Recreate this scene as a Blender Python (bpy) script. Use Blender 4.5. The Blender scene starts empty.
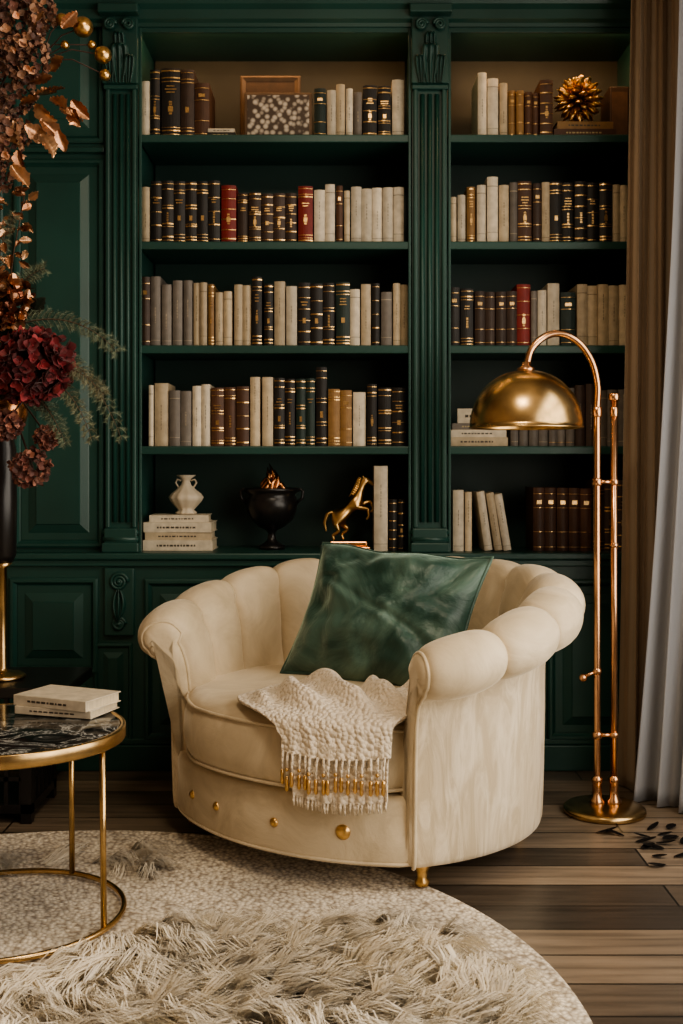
import bpy, bmesh, math, random
from mathutils import Vector, Matrix, noise
random.seed(7)
pi=math.pi
S=bpy.context.scene
# ------------------------------------------------------------------ helpers
class MB:
    def __init__(s): s.v=[];s.f=[];s.m=[];s.sm=[];s.c=[]
    def add(s,vs,fs,mat=0,smooth=False,col=(1,1,1),M=None):
        o=len(s.v)
        if M is not None: vs=[M@Vector(p) for p in vs]
        s.v.extend([tuple(p) for p in vs])
        for f in fs:
            s.f.append(tuple(i+o for i in f)); s.m.append(mat); s.sm.append(smooth); s.c.append(col)
    def box(s,x0,x1,y0,y1,z0,z1,mat=0,col=(1,1,1),M=None,ch=0):
        if ch:
            b=bmesh.new(); bmesh.ops.create_cube(b,size=1)
            for v in b.verts: v.co=Vector(((x0+x1)/2+v.co.x*(x1-x0),(y0+y1)/2+v.co.y*(y1-y0),(z0+z1)/2+v.co.z*(z1-z0)))
            bmesh.ops.bevel(b,geom=b.edges[:]+b.verts[:],offset=ch,segments=2,affect='EDGES',profile=.5)
            b.verts.index_update()
            s.add([v.co[:] for v in b.verts],[[v.index for v in f.verts] for f in b.faces],mat,False,col,M); b.free(); return
        vs=[(x,y,z) for z in(z0,z1) for y in(y0,y1) for x in(x0,x1)]
        s.add(vs,[(0,2,3,1),(4,5,7,6),(0,1,5,4),(2,6,7,3),(0,4,6,2),(1,3,7,5)],mat,False,col,M)
    def lathe(s,prof,c=(0,0,0),n=32,mat=0,col=(1,1,1),M=None,smooth=True,sx=1,sy=1,flute=None):
        vs=[];fs=[]
        for (r,z) in prof:
            for k in range(n):
                a=2*pi*k/n; rr=r*(1+(flute(a,z) if flute else 0))
                vs.append((c[0]+rr*math.cos(a)*sx,c[1]+rr*math.sin(a)*sy,c[2]+z))
        for i in range(len(prof)-1):
            for k in range(n):
                k2=(k+1)%n
                fs.append((i*n+k,i*n+k2,(i+1)*n+k2,(i+1)*n+k))
        s.add(vs,fs,mat,smooth,col,M)
    def sphere(s,c,r,mat=0,col=(1,1,1),n=12,sc=(1,1,1),M=None):
        prof=[(max(1e-5,math.sin(pi*i/n))*r,-math.cos(pi*i/n)*r*sc[2]) for i in range(n+1)]
        s.lathe(prof,c,n*2 if n<10 else n+8,mat,col,M,True,sc[0],sc[1])
    def tube(s,pts,rad,n=8,mat=0,col=(1,1,1),closed=False,M=None,caps=True):
        P=[Vector(p) for p in pts]; m=len(P)
        if not hasattr(rad,'__len__'): rad=[rad]*m
        T=[]
        for i in range(m):
            a=P[(i-1)%m] if (closed or i>0) else P[i]; b=P[(i+1)%m] if (closed or i<m-1) else P[i]
            t=(b-a); T.append(t.normalized() if t.length>1e-9 else Vector((0,0,1)))
        up=Vector((0,0,1)) if abs(T[0].z)<.9 else Vector((1,0,0))
        N=(up-T[0]*up.dot(T[0])).normalized()
        vs=[];fs=[]
        for i in range(m):
            N=(N-T[i]*N.dot(T[i])); N=N.normalized() if N.length>1e-6 else Vector((1,0,0))
            B=T[i].cross(N)
            for k in range(n):
                a=2*pi*k/n; vs.append(P[i]+(N*math.cos(a)+B*math.sin(a))*rad[i])
        mm=m if closed else m-1
        for i in range(mm):
            j=(i+1)%m
            for k in range(n):
                k2=(k+1)%n; fs.append((i*n+k,i*n+k2,j*n+k2,j*n+k))
        if not closed and caps:
            fs.append(tuple(range(n))[::-1]); fs.append(tuple((m-1)*n+k for k in range(n)))
        s.add(vs,fs,mat,True,col,M)
    def grid(s,fn,nu,nv,mat=0,col=(1,1,1),smooth=True,M=None):
        vs=[fn(i/nu,j/nv) for j in range(nv+1) for i in range(nu+1)]
        fs=[(j*(nu+1)+i,j*(nu+1)+i+1,(j+1)*(nu+1)+i+1,(j+1)*(nu+1)+i) for j in range(nv) for i in range(nu)]
        s.add(vs,fs,mat,smooth,col,M)
    def build(s,name,mats,parent=None,loc=None,rotz=None,recalc=True):
        me=bpy.data.meshes.new(name); me.from_pydata(s.v,[],s.f)
        for m in mats: me.materials.append(m)
        me.polygons.foreach_set('material_index',s.m)
        me.polygons.foreach_set('use_smooth',s.sm)
        ca=me.color_attributes.new('Col','FLOAT_COLOR','CORNER')
        buf=[]
        for p,c in zip(s.f,s.c): buf.extend((c[0],c[1],c[2],1.0)*len(p))
        ca.data.foreach_set('color',buf)
        me.update()
        if recalc:
            b=bmesh.new(); b.from_mesh(me); bmesh.ops.recalc_face_normals(b,faces=b.faces); b.to_mesh(me); b.free()
        o=bpy.data.objects.new(name,me); S.collection.objects.link(o)
        if loc: o.location=loc
        if rotz is not None: o.rotation_euler[2]=rotz
        if parent: o.parent=parent
        return o
def empty(name,loc=(0,0,0)):
    o=bpy.data.objects.new(name,None); S.collection.objects.link(o); o.location=loc; o.empty_display_size=.1; return o

def mat(name,col=(.5,.5,.5),rough=.5,metal=0,sheen=0,attr=False,noise_amt=0,noise_scale=8,bump=0,bump_scale=60,stretch=None,coat=0,sheen_tint=None,trans=0,spec=None,vor=False,detail=4,dist=.004):
    m=bpy.data.materials.new(name); m.use_nodes=True; nt=m.node_tree; N=nt.nodes; L=nt.links
    p=N['Principled BSDF']
    p.inputs['Base Color'].default_value=(*col,1); p.inputs['Roughness'].default_value=rough; p.inputs['Metallic'].default_value=metal
    p.inputs['Sheen Weight'].default_value=sheen; p.inputs['Coat Weight'].default_value=coat
    if sheen_tint: p.inputs['Sheen Tint'].default_value=(*sheen_tint,1)
    if trans: p.inputs['Transmission Weight'].default_value=trans
    if spec is not None: p.inputs['Specular IOR Level'].default_value=spec
    tc=N.new('ShaderNodeTexCoord'); mp=N.new('ShaderNodeMapping'); L.new(tc.outputs['Object'],mp.inputs[0])
    if stretch: mp.inputs['Scale'].default_value=stretch
    src=None
    if attr:
        a=N.new('ShaderNodeAttribute'); a.attribute_name='Col'; src=a.outputs['Color']
    if noise_amt:
        n=N.new('ShaderNodeTexNoise'); n.inputs['Scale'].default_value=noise_scale; n.inputs['Detail'].default_value=detail; L.new(mp.outputs[0],n.inputs['Vector'])
        r=N.new('ShaderNodeMapRange'); r.inputs['From Min'].default_value=.3; r.inputs['From Max'].default_value=.7
        r.inputs['To Min'].default_value=1-noise_amt; r.inputs['To Max'].default_value=1+noise_amt; L.new(n.outputs[0],r.inputs[0])
        mx=N.new('ShaderNodeVectorMath'); mx.operation='SCALE'; L.new(r.outputs[0],mx.inputs['Scale'])
        if src: L.new(src,mx.inputs[0])
        else: mx.inputs[0].default_value=col
        src=mx.outputs[0]
    if src: L.new(src,p.inputs['Base Color'])
    if bump:
        if vor: n=N.new('ShaderNodeTexVoronoi')
        else: n=N.new('ShaderNodeTexNoise'); n.inputs['Detail'].default_value=3
        n.inputs['Scale'].default_value=bump_scale; L.new(mp.outputs[0],n.inputs['Vector'])
        b=N.new('ShaderNodeBump'); b.inputs['Strength'].default_value=bump; b.inputs['Distance'].default_value=dist
        if vor: b.invert=True
        L.new(n.outputs[0],b.inputs['Height']); L.new(b.outputs[0],p.inputs['Normal'])
    return m
# ------------------------------------------------------------------ materials
M_green=mat('green_satin_paint',(.018,.068,.056),.38,noise_amt=.18,noise_scale=3,bump=.05,bump_scale=40)
M_greend=mat('green_shelf_back_paint',(.014,.044,.038),.5,noise_amt=.15,noise_scale=3)
M_glowback=mat('glow_tinted_back_panel',(.042,.038,.024),.5,noise_amt=.3,noise_scale=5)  # warm glow of the top bays painted into the back colour
M_brass=mat('brushed_brass',(.56,.39,.19),.27,1,noise_amt=.3,noise_scale=14)
M_copper=mat('copper_brass',(.62,.30,.14),.25,1,noise_amt=.15,noise_scale=30)
M_rose=mat('rose_brass',(.70,.41,.24),.22,1,noise_amt=.1,noise_scale=30)
M_gold=mat('gold_leaf',(.72,.47,.20),.28,1,noise_amt=.25,noise_scale=60)
M_cloth=mat('book_cloth',attr=True,rough=.55,noise_amt=.15,noise_scale=40,bump=.15,bump_scale=300)
M_foil=mat('gold_foil',(.75,.50,.23),.3,1,noise_amt=.4,noise_scale=300)
M_page=mat('book_pages',(.62,.53,.38),.8,noise_amt=.15,noise_scale=200,stretch=(1,1,.1))
M_wallp=mat('plaster_warm',(.28,.20,.14),.8,noise_amt=.05)
M_ceil=mat('ceiling_paint',(.45,.38,.30),.9,noise_amt=.03)
M_black=mat('black_lacquer',(.012,.011,.011),.3,noise_amt=.2)
M_ribbon=mat('black_petal',(.006,.005,.005),.55,noise_amt=.2,spec=.2)
M_attr=mat('petal_surface',attr=True,rough=.6,sheen=.2,noise_amt=.2,noise_scale=60)
M_attrm=mat('copper_petal',attr=True,rough=.32,metal=.85,noise_amt=.3,noise_scale=50)
M_ceram=mat('cream_ceramic',(.6,.52,.4),.5,bump=.1,bump_scale=80)
M_drape=mat('brown_velvet_drape',(.25,.18,.12),.8,sheen=.6,sheen_tint=(1,.85,.7),noise_amt=.2,noise_scale=6,stretch=(6,6,.4))
M_knit=mat('knit_wool',(.80,.70,.56),.9,sheen=.3,bump=1.0,bump_scale=90,vor=True,dist=.008)

def velvet(name,c0,c1,p0,p1,scale,distort,stretch,rough,sheen,tint,bump,bd):
    m=bpy.data.materials.new(name); m.use_nodes=True; nt=m.node_tree; N=nt.nodes; L=nt.links; p=N['Principled BSDF']
    p.inputs['Roughness'].default_value=rough; p.inputs['Sheen Weight'].default_value=sheen; p.inputs['Sheen Roughness'].default_value=.35
    p.inputs['Sheen Tint'].default_value=(*tint,1)
    tc=N.new('ShaderNodeTexCoord'); mp=N.new('ShaderNodeMapping'); mp.inputs['Scale'].default_value=stretch; L.new(tc.outputs['Object'],mp.inputs[0])
    n=N.new('ShaderNodeTexNoise'); n.inputs['Scale'].default_value=scale; n.inputs['Detail'].default_value=7; n.inputs['Distortion'].default_value=distort; n.inputs['Roughness'].default_value=.6
    L.new(mp.outputs[0],n.inputs['Vector'])
    r=N.new('ShaderNodeValToRGB'); e=r.color_ramp.elements; e[0].position=p0; e[0].color=(*c0,1); e[1].position=p1; e[1].color=(*c1,1)
    L.new(n.outputs[0],r.inputs[0]); L.new(r.outputs[0],p.inputs['Base Color'])
    b=N.new('ShaderNodeBump'); b.inputs['Strength'].default_value=bump; b.inputs['Distance'].default_value=bd
    L.new(n.outputs[0],b.inputs['Height']); L.new(b.outputs[0],p.inputs['Normal'])
    return m
M_gvel=velvet('green_velvet',(.018,.058,.045),(.15,.25,.20),.44,.74,4.0,1.0,(1,1,1.1),.40,1,(.66,.88,.76),.5,.03)
M_velvet=velvet('cream_velvet',(.54,.445,.305),(.71,.605,.44),.34,.64,6,1.2,(1,1,1),.6,.7,(1,.93,.8),.35,.014)
M_velvet2=velvet('cream_velvet_brushed',(.58,.48,.335),(.79,.69,.53),.40,.64,1.8,1.5,(11,11,2.8),.6,.7,(1,.93,.8),.35,.010)
def marble():
    m=bpy.data.materials.new('black_marble'); m.use_nodes=True; nt=m.node_tree; N=nt.nodes; L=nt.links; p=N['Principled BSDF']
    p.inputs['Roughness'].default_value=.12
    tc=N.new('ShaderNodeTexCoord'); n=N.new('ShaderNodeTexNoise'); n.inputs['Scale'].default_value=6; n.inputs['Detail'].default_value=9; n.inputs['Distortion'].default_value=2.2; n.inputs['Roughness'].default_value=.62
    L.new(tc.outputs['Object'],n.inputs['Vector'])
    r=N.new('ShaderNodeValToRGB'); cr=r.color_ramp; cr.elements[0].position=0; cr.elements[0].color=(.006,.007,.007,1)
    for pos,c in((.44,.008),(.49,.06),(.505,.4),(.52,.05),(.58,.010),(.66,.02),(.69,.12),(.72,.012)):
        e=cr.elements.new(pos); e.color=(c,c,c*.95,1)
    cr.elements[-1].color=(.01,.01,.01,1)
    L.new(n.outputs[0],r.inputs[0]); L.new(r.outputs[0],p.inputs['Base Color'])
    return m
M_marble=marble()
def woodfloor():
    m=bpy.data.materials.new('oak_plank_floor'); m.use_nodes=True; nt=m.node_tree; N=nt.nodes; L=nt.links; p=N['Principled BSDF']
    tc=N.new('ShaderNodeTexCoord'); mp=N.new('ShaderNodeMapping'); mp.inputs['Location'].default_value=(.3,.02,0); L.new(tc.outputs['Object'],mp.inputs[0])
    b=N.new('ShaderNodeTexBrick'); b.inputs['Scale'].default_value=1; b.inputs['Brick Width'].default_value=1.7; b.inputs['Row Height'].default_value=.13
    b.inputs['Mortar Size'].default_value=.003; b.inputs['Mortar Smooth'].default_value=.1; b.offset=.37
    b.inputs['Color1'].default_value=(0,0,0,1); b.inputs['Color2'].default_value=(1,1,1,1); b.inputs['Mortar'].default_value=(.5,.5,.5,1)
    L.new(mp.outputs[0],b.inputs[0])
    r=N.new('ShaderNodeValToRGB'); cr=r.color_ramp; cr.elements[0].color=(.05,.040,.032,1); cr.elements[1].color=(.28,.218,.16,1)
    e=cr.elements.new(.35); e.color=(.18,.14,.102,1)
    L.new(b.outputs['Color'],r.inputs[0])
    m2=N.new('ShaderNodeMapping'); m2.inputs['Scale'].default_value=(1.2,16,1); L.new(tc.outputs['Object'],m2.inputs[0])
    n=N.new('ShaderNodeTexNoise'); n.inputs['Scale'].default_value=2.5; n.inputs['Detail'].default_value=8; n.inputs['Distortion'].default_value=.6; L.new(m2.outputs[0],n.inputs['Vector'])
    mr=N.new('ShaderNodeMapRange'); mr.inputs['From Min'].default_value=.3; mr.inputs['From Max'].default_value=.7; mr.inputs['To Min'].default_value=.6; mr.inputs['To Max'].default_value=1.3; L.new(n.outputs[0],mr.inputs[0])
    sc=N.new('ShaderNodeVectorMath'); sc.operation='SCALE'; L.new(r.outputs[0],sc.inputs[0]); L.new(mr.outputs[0],sc.inputs['Scale'])
    mx=N.new('ShaderNodeMix'); mx.data_type='RGBA'; L.new(b.outputs['Fac'],mx.inputs['Factor']); L.new(sc.outputs[0],mx.inputs['A']); mx.inputs['B'].default_value=(.010,.008,.006,1)
    L.new(mx.outputs['Result'],p.inputs['Base Color']); p.inputs['Roughness'].default_value=.34
    bp=N.new('ShaderNodeBump'); bp.inputs['Strength'].default_value=.15; bp.inputs['Distance'].default_value=.003; L.new(n.outputs[0],bp.inputs['Height']); L.new(bp.outputs[0],p.inputs['Normal'])
    return m
M_floor=woodfloor()
def rugmat():
    m=bpy.data.materials.new('woven_wool_rug'); m.use_nodes=True; nt=m.node_tree; N=nt.nodes; L=nt.links; p=N['Principled BSDF']
    p.inputs['Roughness'].default_value=.95; p.inputs['Sheen Weight'].default_value=.3
    tc=N.new('ShaderNodeTexCoord')
    v=N.new('ShaderNodeTexVoronoi'); v.inputs['Scale'].default_value=95; L.new(tc.outputs['Object'],v.inputs['Vector'])
    n=N.new('ShaderNodeTexNoise'); n.inputs['Scale'].default_value=5; n.inputs['Detail'].default_value=6; L.new(tc.outputs['Object'],n.inputs['Vector'])
    r=N.new('ShaderNodeValToRGB'); r.color_ramp.elements[0].position=.15; r.color_ramp.elements[0].color=(.94,.85,.69,1); r.color_ramp.elements[1].position=.85; r.color_ramp.elements[1].color=(.28,.22,.15,1)
    L.new(v.outputs['Distance'],r.inputs[0])
    mr=N.new('ShaderNodeMapRange'); mr.inputs['From Min'].default_value=.35; mr.inputs['From Max'].default_value=.65; mr.inputs['To Min'].default_value=.72; mr.inputs['To Max'].default_value=1.06; L.new(n.outputs[0],mr.inputs[0])
    sc=N.new('ShaderNodeVectorMath'); sc.operation='SCALE'; L.new(r.outputs[0],sc.inputs[0]); L.new(mr.outputs[0],sc.inputs['Scale']); L.new(sc.outputs[0],p.inputs['Base Color'])
    bp=N.new('ShaderNodeBump'); bp.inputs['Strength'].default_value=.8; bp.inputs['Distance'].default_value=.004; bp.invert=True; L.new(v.outputs['Distance'],bp.inputs['Height']); L.new(bp.outputs[0],p.inputs['Normal'])
    return m
M_rug=rugmat()
M_fur=mat('rug_fur',attr=True,rough=.45,sheen=.3,noise_amt=.1)
def sheer():
    m=bpy.data.materials.new('sheer_curtain_fabric'); m.use_nodes=True; nt=m.node_tree; N=nt.nodes; L=nt.links; p=N['Principled BSDF']
    p.inputs['Base Color'].default_value=(.60,.62,.66,1); p.inputs['Roughness'].default_value=.9
    t=N.new('ShaderNodeBsdfTranslucent'); t.inputs[0].default_value=(.60,.64,.72,1); mx=N.new('ShaderNodeMixShader'); mx.inputs[0].default_value=.45
    L.new(p.outputs[0],mx.inputs[1]); L.new(t.outputs[0],mx.inputs[2]); L.new(mx.outputs[0],N['Material Output'].inputs[0])
    return m
M_sheer=sheer()
def blossom():
    m=bpy.data.materials.new('blossom_print'); m.use_nodes=True; nt=m.node_tree; N=nt.nodes; L=nt.links; p=N['Principled BSDF']
    tc=N.new('ShaderNodeTexCoord'); v=N.new('ShaderNodeTexVoronoi'); v.inputs['Scale'].default_value=55; L.new(tc.outputs['Object'],v.inputs['Vector'])
    r=N.new('ShaderNodeValToRGB'); e=r.color_ramp.elements; e[0].position=.25; e[0].color=(.58,.50,.40,1); e[1].position=.6; e[1].color=(.07,.045,.03,1)
    L.new(v.outputs['Distance'],r.inputs[0]); L.new(r.outputs[0],p.inputs['Base Color']); return m
M_blossom=blossom()
# ------------------------------------------------------------------ unit conversion (bookcase survey)
K=3.77/1130
def bx(p): return (p-341.5)*K
def bz(p): return 1-(p-468)*K
XL,XR,YB,YFR=-1.95,1.27,4.1,-2.2; ZC=2.74
YF=3.77
# ------------------------------------------------------------------ room
def simplebox(name,x0,x1,y0,y1,z0,z1,m):
    b=MB(); b.box(x0,x1,y0,y1,z0,z1); return b.build(name,[m])
simplebox('floor',XL-.1,XR+.1,YFR-.1,YB+.1,-.1,0,M_floor)
simplebox('ceiling',XL-.1,XR+.1,YFR-.1,YB+.1,ZC,ZC+.1,M_ceil)
simplebox('wall_back',XL-.1,XR+.1,YB,YB+.1,0,ZC,M_greend)
simplebox('wall_left',XL-.1,XL,YFR,YB,0,ZC,M_wallp)
simplebox('wall_front',XL-.1,XR+.1,YFR-.1,YFR,0,ZC,M_wallp)
w=MB(); wy0,wy1,wz0,wz1=-1.2,3.05,.25,2.45
w.box(XR,XR+.1,YFR,wy0,0,ZC); w.box(XR,XR+.1,wy1,YB,0,ZC); w.box(XR,XR+.1,wy0,wy1,0,wz0); w.box(XR,XR+.1,wy0,wy1,wz1,ZC)
w.build('wall_right',[M_wallp])
w=MB()
for y in (wy0,wy0+1.41,wy0+2.82,wy1-.05): w.box(XR+.02,XR+.07,y,y+.05,wz0,wz1)
for z in (wz0,(wz0+wz1)/2+.3,wz1-.05): w.box(XR+.02,XR+.07,wy0,wy1,z,z+.05)
w.build('window_1',[M_ceil])
w=MB(); w.box(XL,XL+.015,YFR,3.7,0,.12,ch=.004); w.build('baseboard_left',[M_ceil])
w=MB(); w.box(XR-.015,XR,YFR,3.7,0,.12,ch=.004); w.build('baseboard_right',[M_ceil])
# ------------------------------------------------------------------ bookcase
def rectloft(mb,x0,x1,z0,z1,y,prof,m=0,M=None,col=(1,1,1),fill=True):
    vs=[];fs=[]
    for (i,dy) in prof:
        vs+= [(x0+i,y+dy,z0+i),(x1-i,y+dy,z0+i),(x1-i,y+dy,z1-i),(x0+i,y+dy,z1-i)]
    n=len(prof)
    for k in range(n-1):
        for q in range(4):
            a=k*4+q;b=k*4+(q+1)%4; fs.append((a,b,b+4,a+4))
    e=(n-1)*4
    if fill: fs.append((e,e+1,e+2,e+3))
    mb.add(vs,fs,m,False,col,M)
PP=[(0,0),(0,-.010),(.006,-.014),(.014,-.014),(.020,-.004),(.024,.0),(.026,-.002),(.050,-.002),(.054,-.004),(.078,-.013),(.080,-.016)]
PPs=[(0,0),(0,-.008),(.004,-.011),(.009,-.011),(.014,-.003),(.030,-.003),(.046,-.011),(.048,-.013)]
bc=empty('bookcase')
g=MB()
leftbay=(bx(140),bx(410)); rightbay=(bx(449),bx(637)+.03)
zb=bz(552); zt=bz(28)
LY=3.745
g.box(XL,bx(105),YF+.02,YB,0,ZC)
rectloft(g,bx(12),bx(103),bz(548),bz(158),YF+.02,PP)
rectloft(g,bx(12),bx(103),bz(142),bz(-30),YF+.02,PP)
rectloft(g,bx(-95),bx(2),bz(548),bz(158),YF+.02,PP)
rectloft(g,bx(-95),bx(2),bz(142),bz(-30),YF+.02,PP)
g.box(XL,XR,LY,YB,0,zb-.022)
for a,b in ((-95,2),(12,100)): rectloft(g,bx(a),bx(b),bz(672),bz(577),LY,PP)
for a,b in ((-95,2),(12,88)): rectloft(g,bx(a),bx(b),bz(733),bz(684),LY,PPs)
rectloft(g,bx(96),bx(134),bz(740),bz(642),LY,PPs)
for a,b in ((146,272),(278,404),(453,538),(546,632)): rectloft(g,bx(a),bx(b),bz(738),bz(578),LY,PP)
g.box(XL,XR,LY-.02,LY,0,.085,ch=.004); g.box(XL,XR,LY-.012,LY,.085,.105,ch=.004)
g.box(XL,XR,LY-.030,YB,zb-.022,zb,ch=.005); g.box(XL,XR,LY-.016,YB,zb-.045,zb-.022,ch=.004)
def pilaster(a,b):
    x0,x1=bx(a),bx(b)
    g.box(x0,x1,YF,YB,zb,ZC)
    w=x1-x0
    g.box(x0+.004,x0+.018,YF-.014,YF,zb+.08,bz(88),ch=.004)
    g.box(x1-.018,x1-.004,YF-.014,YF,zb+.08,bz(88),ch=.004)
    nf=3; ww=(w-.044)/nf
    for k in range(nf):
        xc=x0+.022+ww*(k+.5)
        g.tube([(xc,YF-.004,zb+.10),(xc,YF-.004,bz(95))],ww*.34,10)
    g.box(x0-.006,x1+.006,YF-.030,YF,zb,zb+.032,ch=.004)
    for zz,r in ((zb+.043,.011),(zb+.066,.008)):
        g.tube([(x0-.004,YF-.014,zz),(x1+.004,YF-.014,zz)],r,10)
    g.box(x0,x1,YF-.022,YF,zb+.03,zb+.08,ch=.004)
    zc0,zc1=bz(86),bz(20)
    g.box(x0-.002,x1+.002,YF-.02,YF,zc0-.016,zc0,ch=.004)
    g.box(x0-.004,x1+.004,YF-.03,YF,zc0,zc1,ch=.004)
    g.box(x0-.012,x1+.012,YF-.07,YF,zc1,zc1+.03,ch=.005)
    xc=(x0+x1)/2
    def leaf(cx,z0,h,hw,out,lean=0):
        def fn(u,v):
            t=v; s=u*2-1
            wd=hw*math.sin(pi*min(1,.12+t*.8))**.7*(1-.12*abs(math.sin(t*pi*5)))
            y=YF-.032-out*(t**2)*1.0-.008*math.cos(s*pi*3)*(1-t*.4)
            z=z0+h*math.sin(t*pi*.62)/1.0
            return (cx+s*wd+lean*t,y,z)
        g.grid(fn,12,14)
    leaf(xc,zc0+.0,.12,.034,.045); leaf(xc-.030,zc0,.085,.02,.03,-.008); leaf(xc+.030,zc0,.085,.02,.03,.008)
    leaf(xc,zc0+.07,.09,.022,.035)
    for sgn in(-1,1):
        pts=[]
        for k in range(28):
            a=k/27*2.2*2*pi; r=.020*(1-k/30)
            pts.append((xc+sgn*(.030-r*math.cos(a)*1),YF-.045,zc1-.03+r*math.sin(a)))
        g.tube(pts,.0055,8)
    zc1=bz(567); zc0=bz(634); y0=LY
    g.box(x0+.006,x1-.006,y0-.018,y0,zc0,zc1,ch=.004)
    for zz,R in ((zc1-.045,.03),(zc0+.04,.022)):
        pts=[]
        for k in range(34):
            a=k/33*2.4*2*pi; r=R*(1-k/38)
            pts.append((xc+r*math.cos(a),y0-.022,zz+r*math.sin(a)))
        g.tube(pts,.006,8)
        g.sphere((xc,y0-.024,zz),.008)
    def lf(u,v):
        s=u*2-1; wd=.024*math.sin(pi*min(1,.1+v*.85))
        return (xc+s*wd,y0-.022-.01*math.cos(s*pi*3)-.01*v,zc1-.07-v*.10)
    g.grid(lf,12,10)
pilaster(105,138); pilaster(412,447); pilaster(640,675)
g.box(bx(675),XR,YF,YB,zb,ZC)
g.box(bx(105),XR,YF,YB,zt,ZC)
prof=[(YF,zt),(YF-.012,zt),(YF-.014,zt+.012),(YF-.03,zt+.02),(YF-.032,zt+.05),(YF-.05,zt+.062),(YF-.06,zt+.09),(YF-.09,zt+.13),(YF-.12,zt+.15),(YF-.125,zt+.2),(YF-.15,ZC-.03),(YF-.15,ZC),(YF,ZC)]
vs=[(x,y,z) for x in(XL,XR) for (y,z) in prof]; n=len(prof)
g.add(vs,[(i,(i+1)%n,n+(i+1)%n,n+i) for i in range(n)]+[tuple(range(n)),tuple(range(n,2*n))])
shelf_y=[134,241,345,446]
for (a,b) in (leftbay,rightbay):
    for s in shelf_y:
        z=bz(s); g.box(a-.003,b+.003,YF+.004,YB,z-.022,z,ch=.003)
        g.box(a-.003,b+.003,YF-.002,YF+.010,z-.028,z-.002,ch=.003)
    g.box(a-.003,a+.006,YF-.006,YF+.01,zb,zt,ch=.002); g.box(b-.006,b+.003,YF-.006,YF+.01,zb,zt,ch=.002)
    g.box(a,b,YF-.004,YF+.012,zt-.016,zt+.002,ch=.002)
    g.box(a,b,YB-.02,YB-.001,zb,bz(134)-.011,mat=1)
    g.box(a,b,YB-.02,YB-.001,bz(134)-.011,zt,mat=2)
g.box(XL,bx(104),YF+.0,YF+.02,bz(152),bz(147),ch=.003)
o=g.build('bookcase_carcass',[M_green,M_greend,M_glowback]); o.parent=bc

# ------------------------------------------------------------------ books
PAL={'W':(.62,.55,.43),'C':(.50,.41,.28),'K':(.018,.016,.015),'B':(.085,.038,.02),'R':(.20,.016,.012),'G':(.17,.15,.13),'D':(.014,.032,.027),'O':(.28,.16,.06),'N':(.05,.03,.022)}
DB=3.80/1130
def sx(p): return (p-341.5)*DB
def book(mb,x0,x1,z0,z1,y0,dp,col,style,M=None):
    w=x1-x0; j=random.uniform(.78,1.15); col=tuple(c*j for c in col)
    t=min(.0022,w*.15); bul=min(.006,w*.22)
    mb.box(x0+t,x1-t,y0+.006,y0+dp-.004,z0+.003,z1-.004,mat=1,M=M)
    mb.box(x0,x0+t,y0+.003,y0+dp,z0,z1,0,col,M); mb.box(x1-t,x1,y0+.003,y0+dp,z0,z1,0,col,M)
    n=6; xs=[(x0+w*i/n, y0+.003-bul*math.sin(pi*i/n)) for i in range(n+1)]
    def spine(za,zc,off,mt,c):
        vs=[(x,y-off,z) for z in(za,zc) for x,y in xs]; vs+=[(x0,y0+.008,za),(x1,y0+.008,za),(x0,y0+.008,zc),(x1,y0+.008,zc)]
        m=n+1; b0=2*m
        fs=[(i,i+1,m+i+1,m+i) for i in range(n)]
        fs.append(tuple(range(m))+(b0+1,b0)); fs.append(tuple(range(m,2*m))+(b0+3,b0+2))
        mb.add(vs,fs,mt,False,c,M)
    spine(z0,z1,0,0,col)
    h=z1-z0; xc=(x0+x1)/2
    if style=='g':
        sets=[(.04,.09,.26,.30,.55,.60,.86,.95),(.05,.28,.50,.72,.94),(.03,.08,.13,.80,.85,.95),(.06,.22,.40,.58,.76,.92)]
        fr_=sets[int(x0*57+z0*31)%4]
        for f in fr_:
            spine(z0+h*f,z0+h*f+random.choice((.0016,.0024,.004)),.0012,2,col)
        if random.random()<.6:
            for k in range(random.choice((2,3))):
                zz=z0+h*(.64+.045*k); ww=w*random.uniform(.15,.32)
                mb.box(xc-ww,xc+ww,y0-bul*.85+.002-.0012,y0,zz,zz+.003,2,col,M)
        if random.random()<.5: mb.box(xc-w*.13,xc+w*.13,y0-bul*.95+.003-.0022,y0,z0+h*.36,z0+h*.44,2,col,M)
        if random.random()<.35:
            zz=z0+h*.32
            while zz<z0+h*.5:
                l=random.uniform(.003,.008); mb.box(xc-w*.08,xc+w*.08,y0-bul*.95+.003-.0018,y0,zz,zz+l,2,col,M); zz+=l+.003
    elif style=='m':
        for f in (.06,.30,.68,.90): spine(z0+h*f,z0+h*f+.0016,.0012,2,col)
        if random.random()<.6: mb.box(xc-w*.22,xc+w*.22,y0-bul*.9+.003-.002,y0,z0+h*.74,z0+h*.80,2,col,M)
    elif style=='t':
        dk=tuple(c*.4 for c in col) if col[0]>.2 else (.4,.34,.24)
        if w>.02 and random.random()<.75:
            zz=z0+h*random.uniform(.25,.5); ze=zz+h*random.uniform(.2,.4)
            while zz<ze:
                l=random.uniform(.003,.010); mb.box(xc-.0012,xc+.0012,y0-bul+.003-.0006,y0,zz,zz+l,0,dk,M); zz+=l+.004
            if random.random()<.5: spine(z0+h*.08,z0+h*.08+.0016,.0005,0,dk)
        else:
            spine(z0+h*.85,z0+h*.855+.0015,.0005,0,dk); spine(z0+h*.15,z0+h*.15+.0015,.0005,0,dk)
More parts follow.
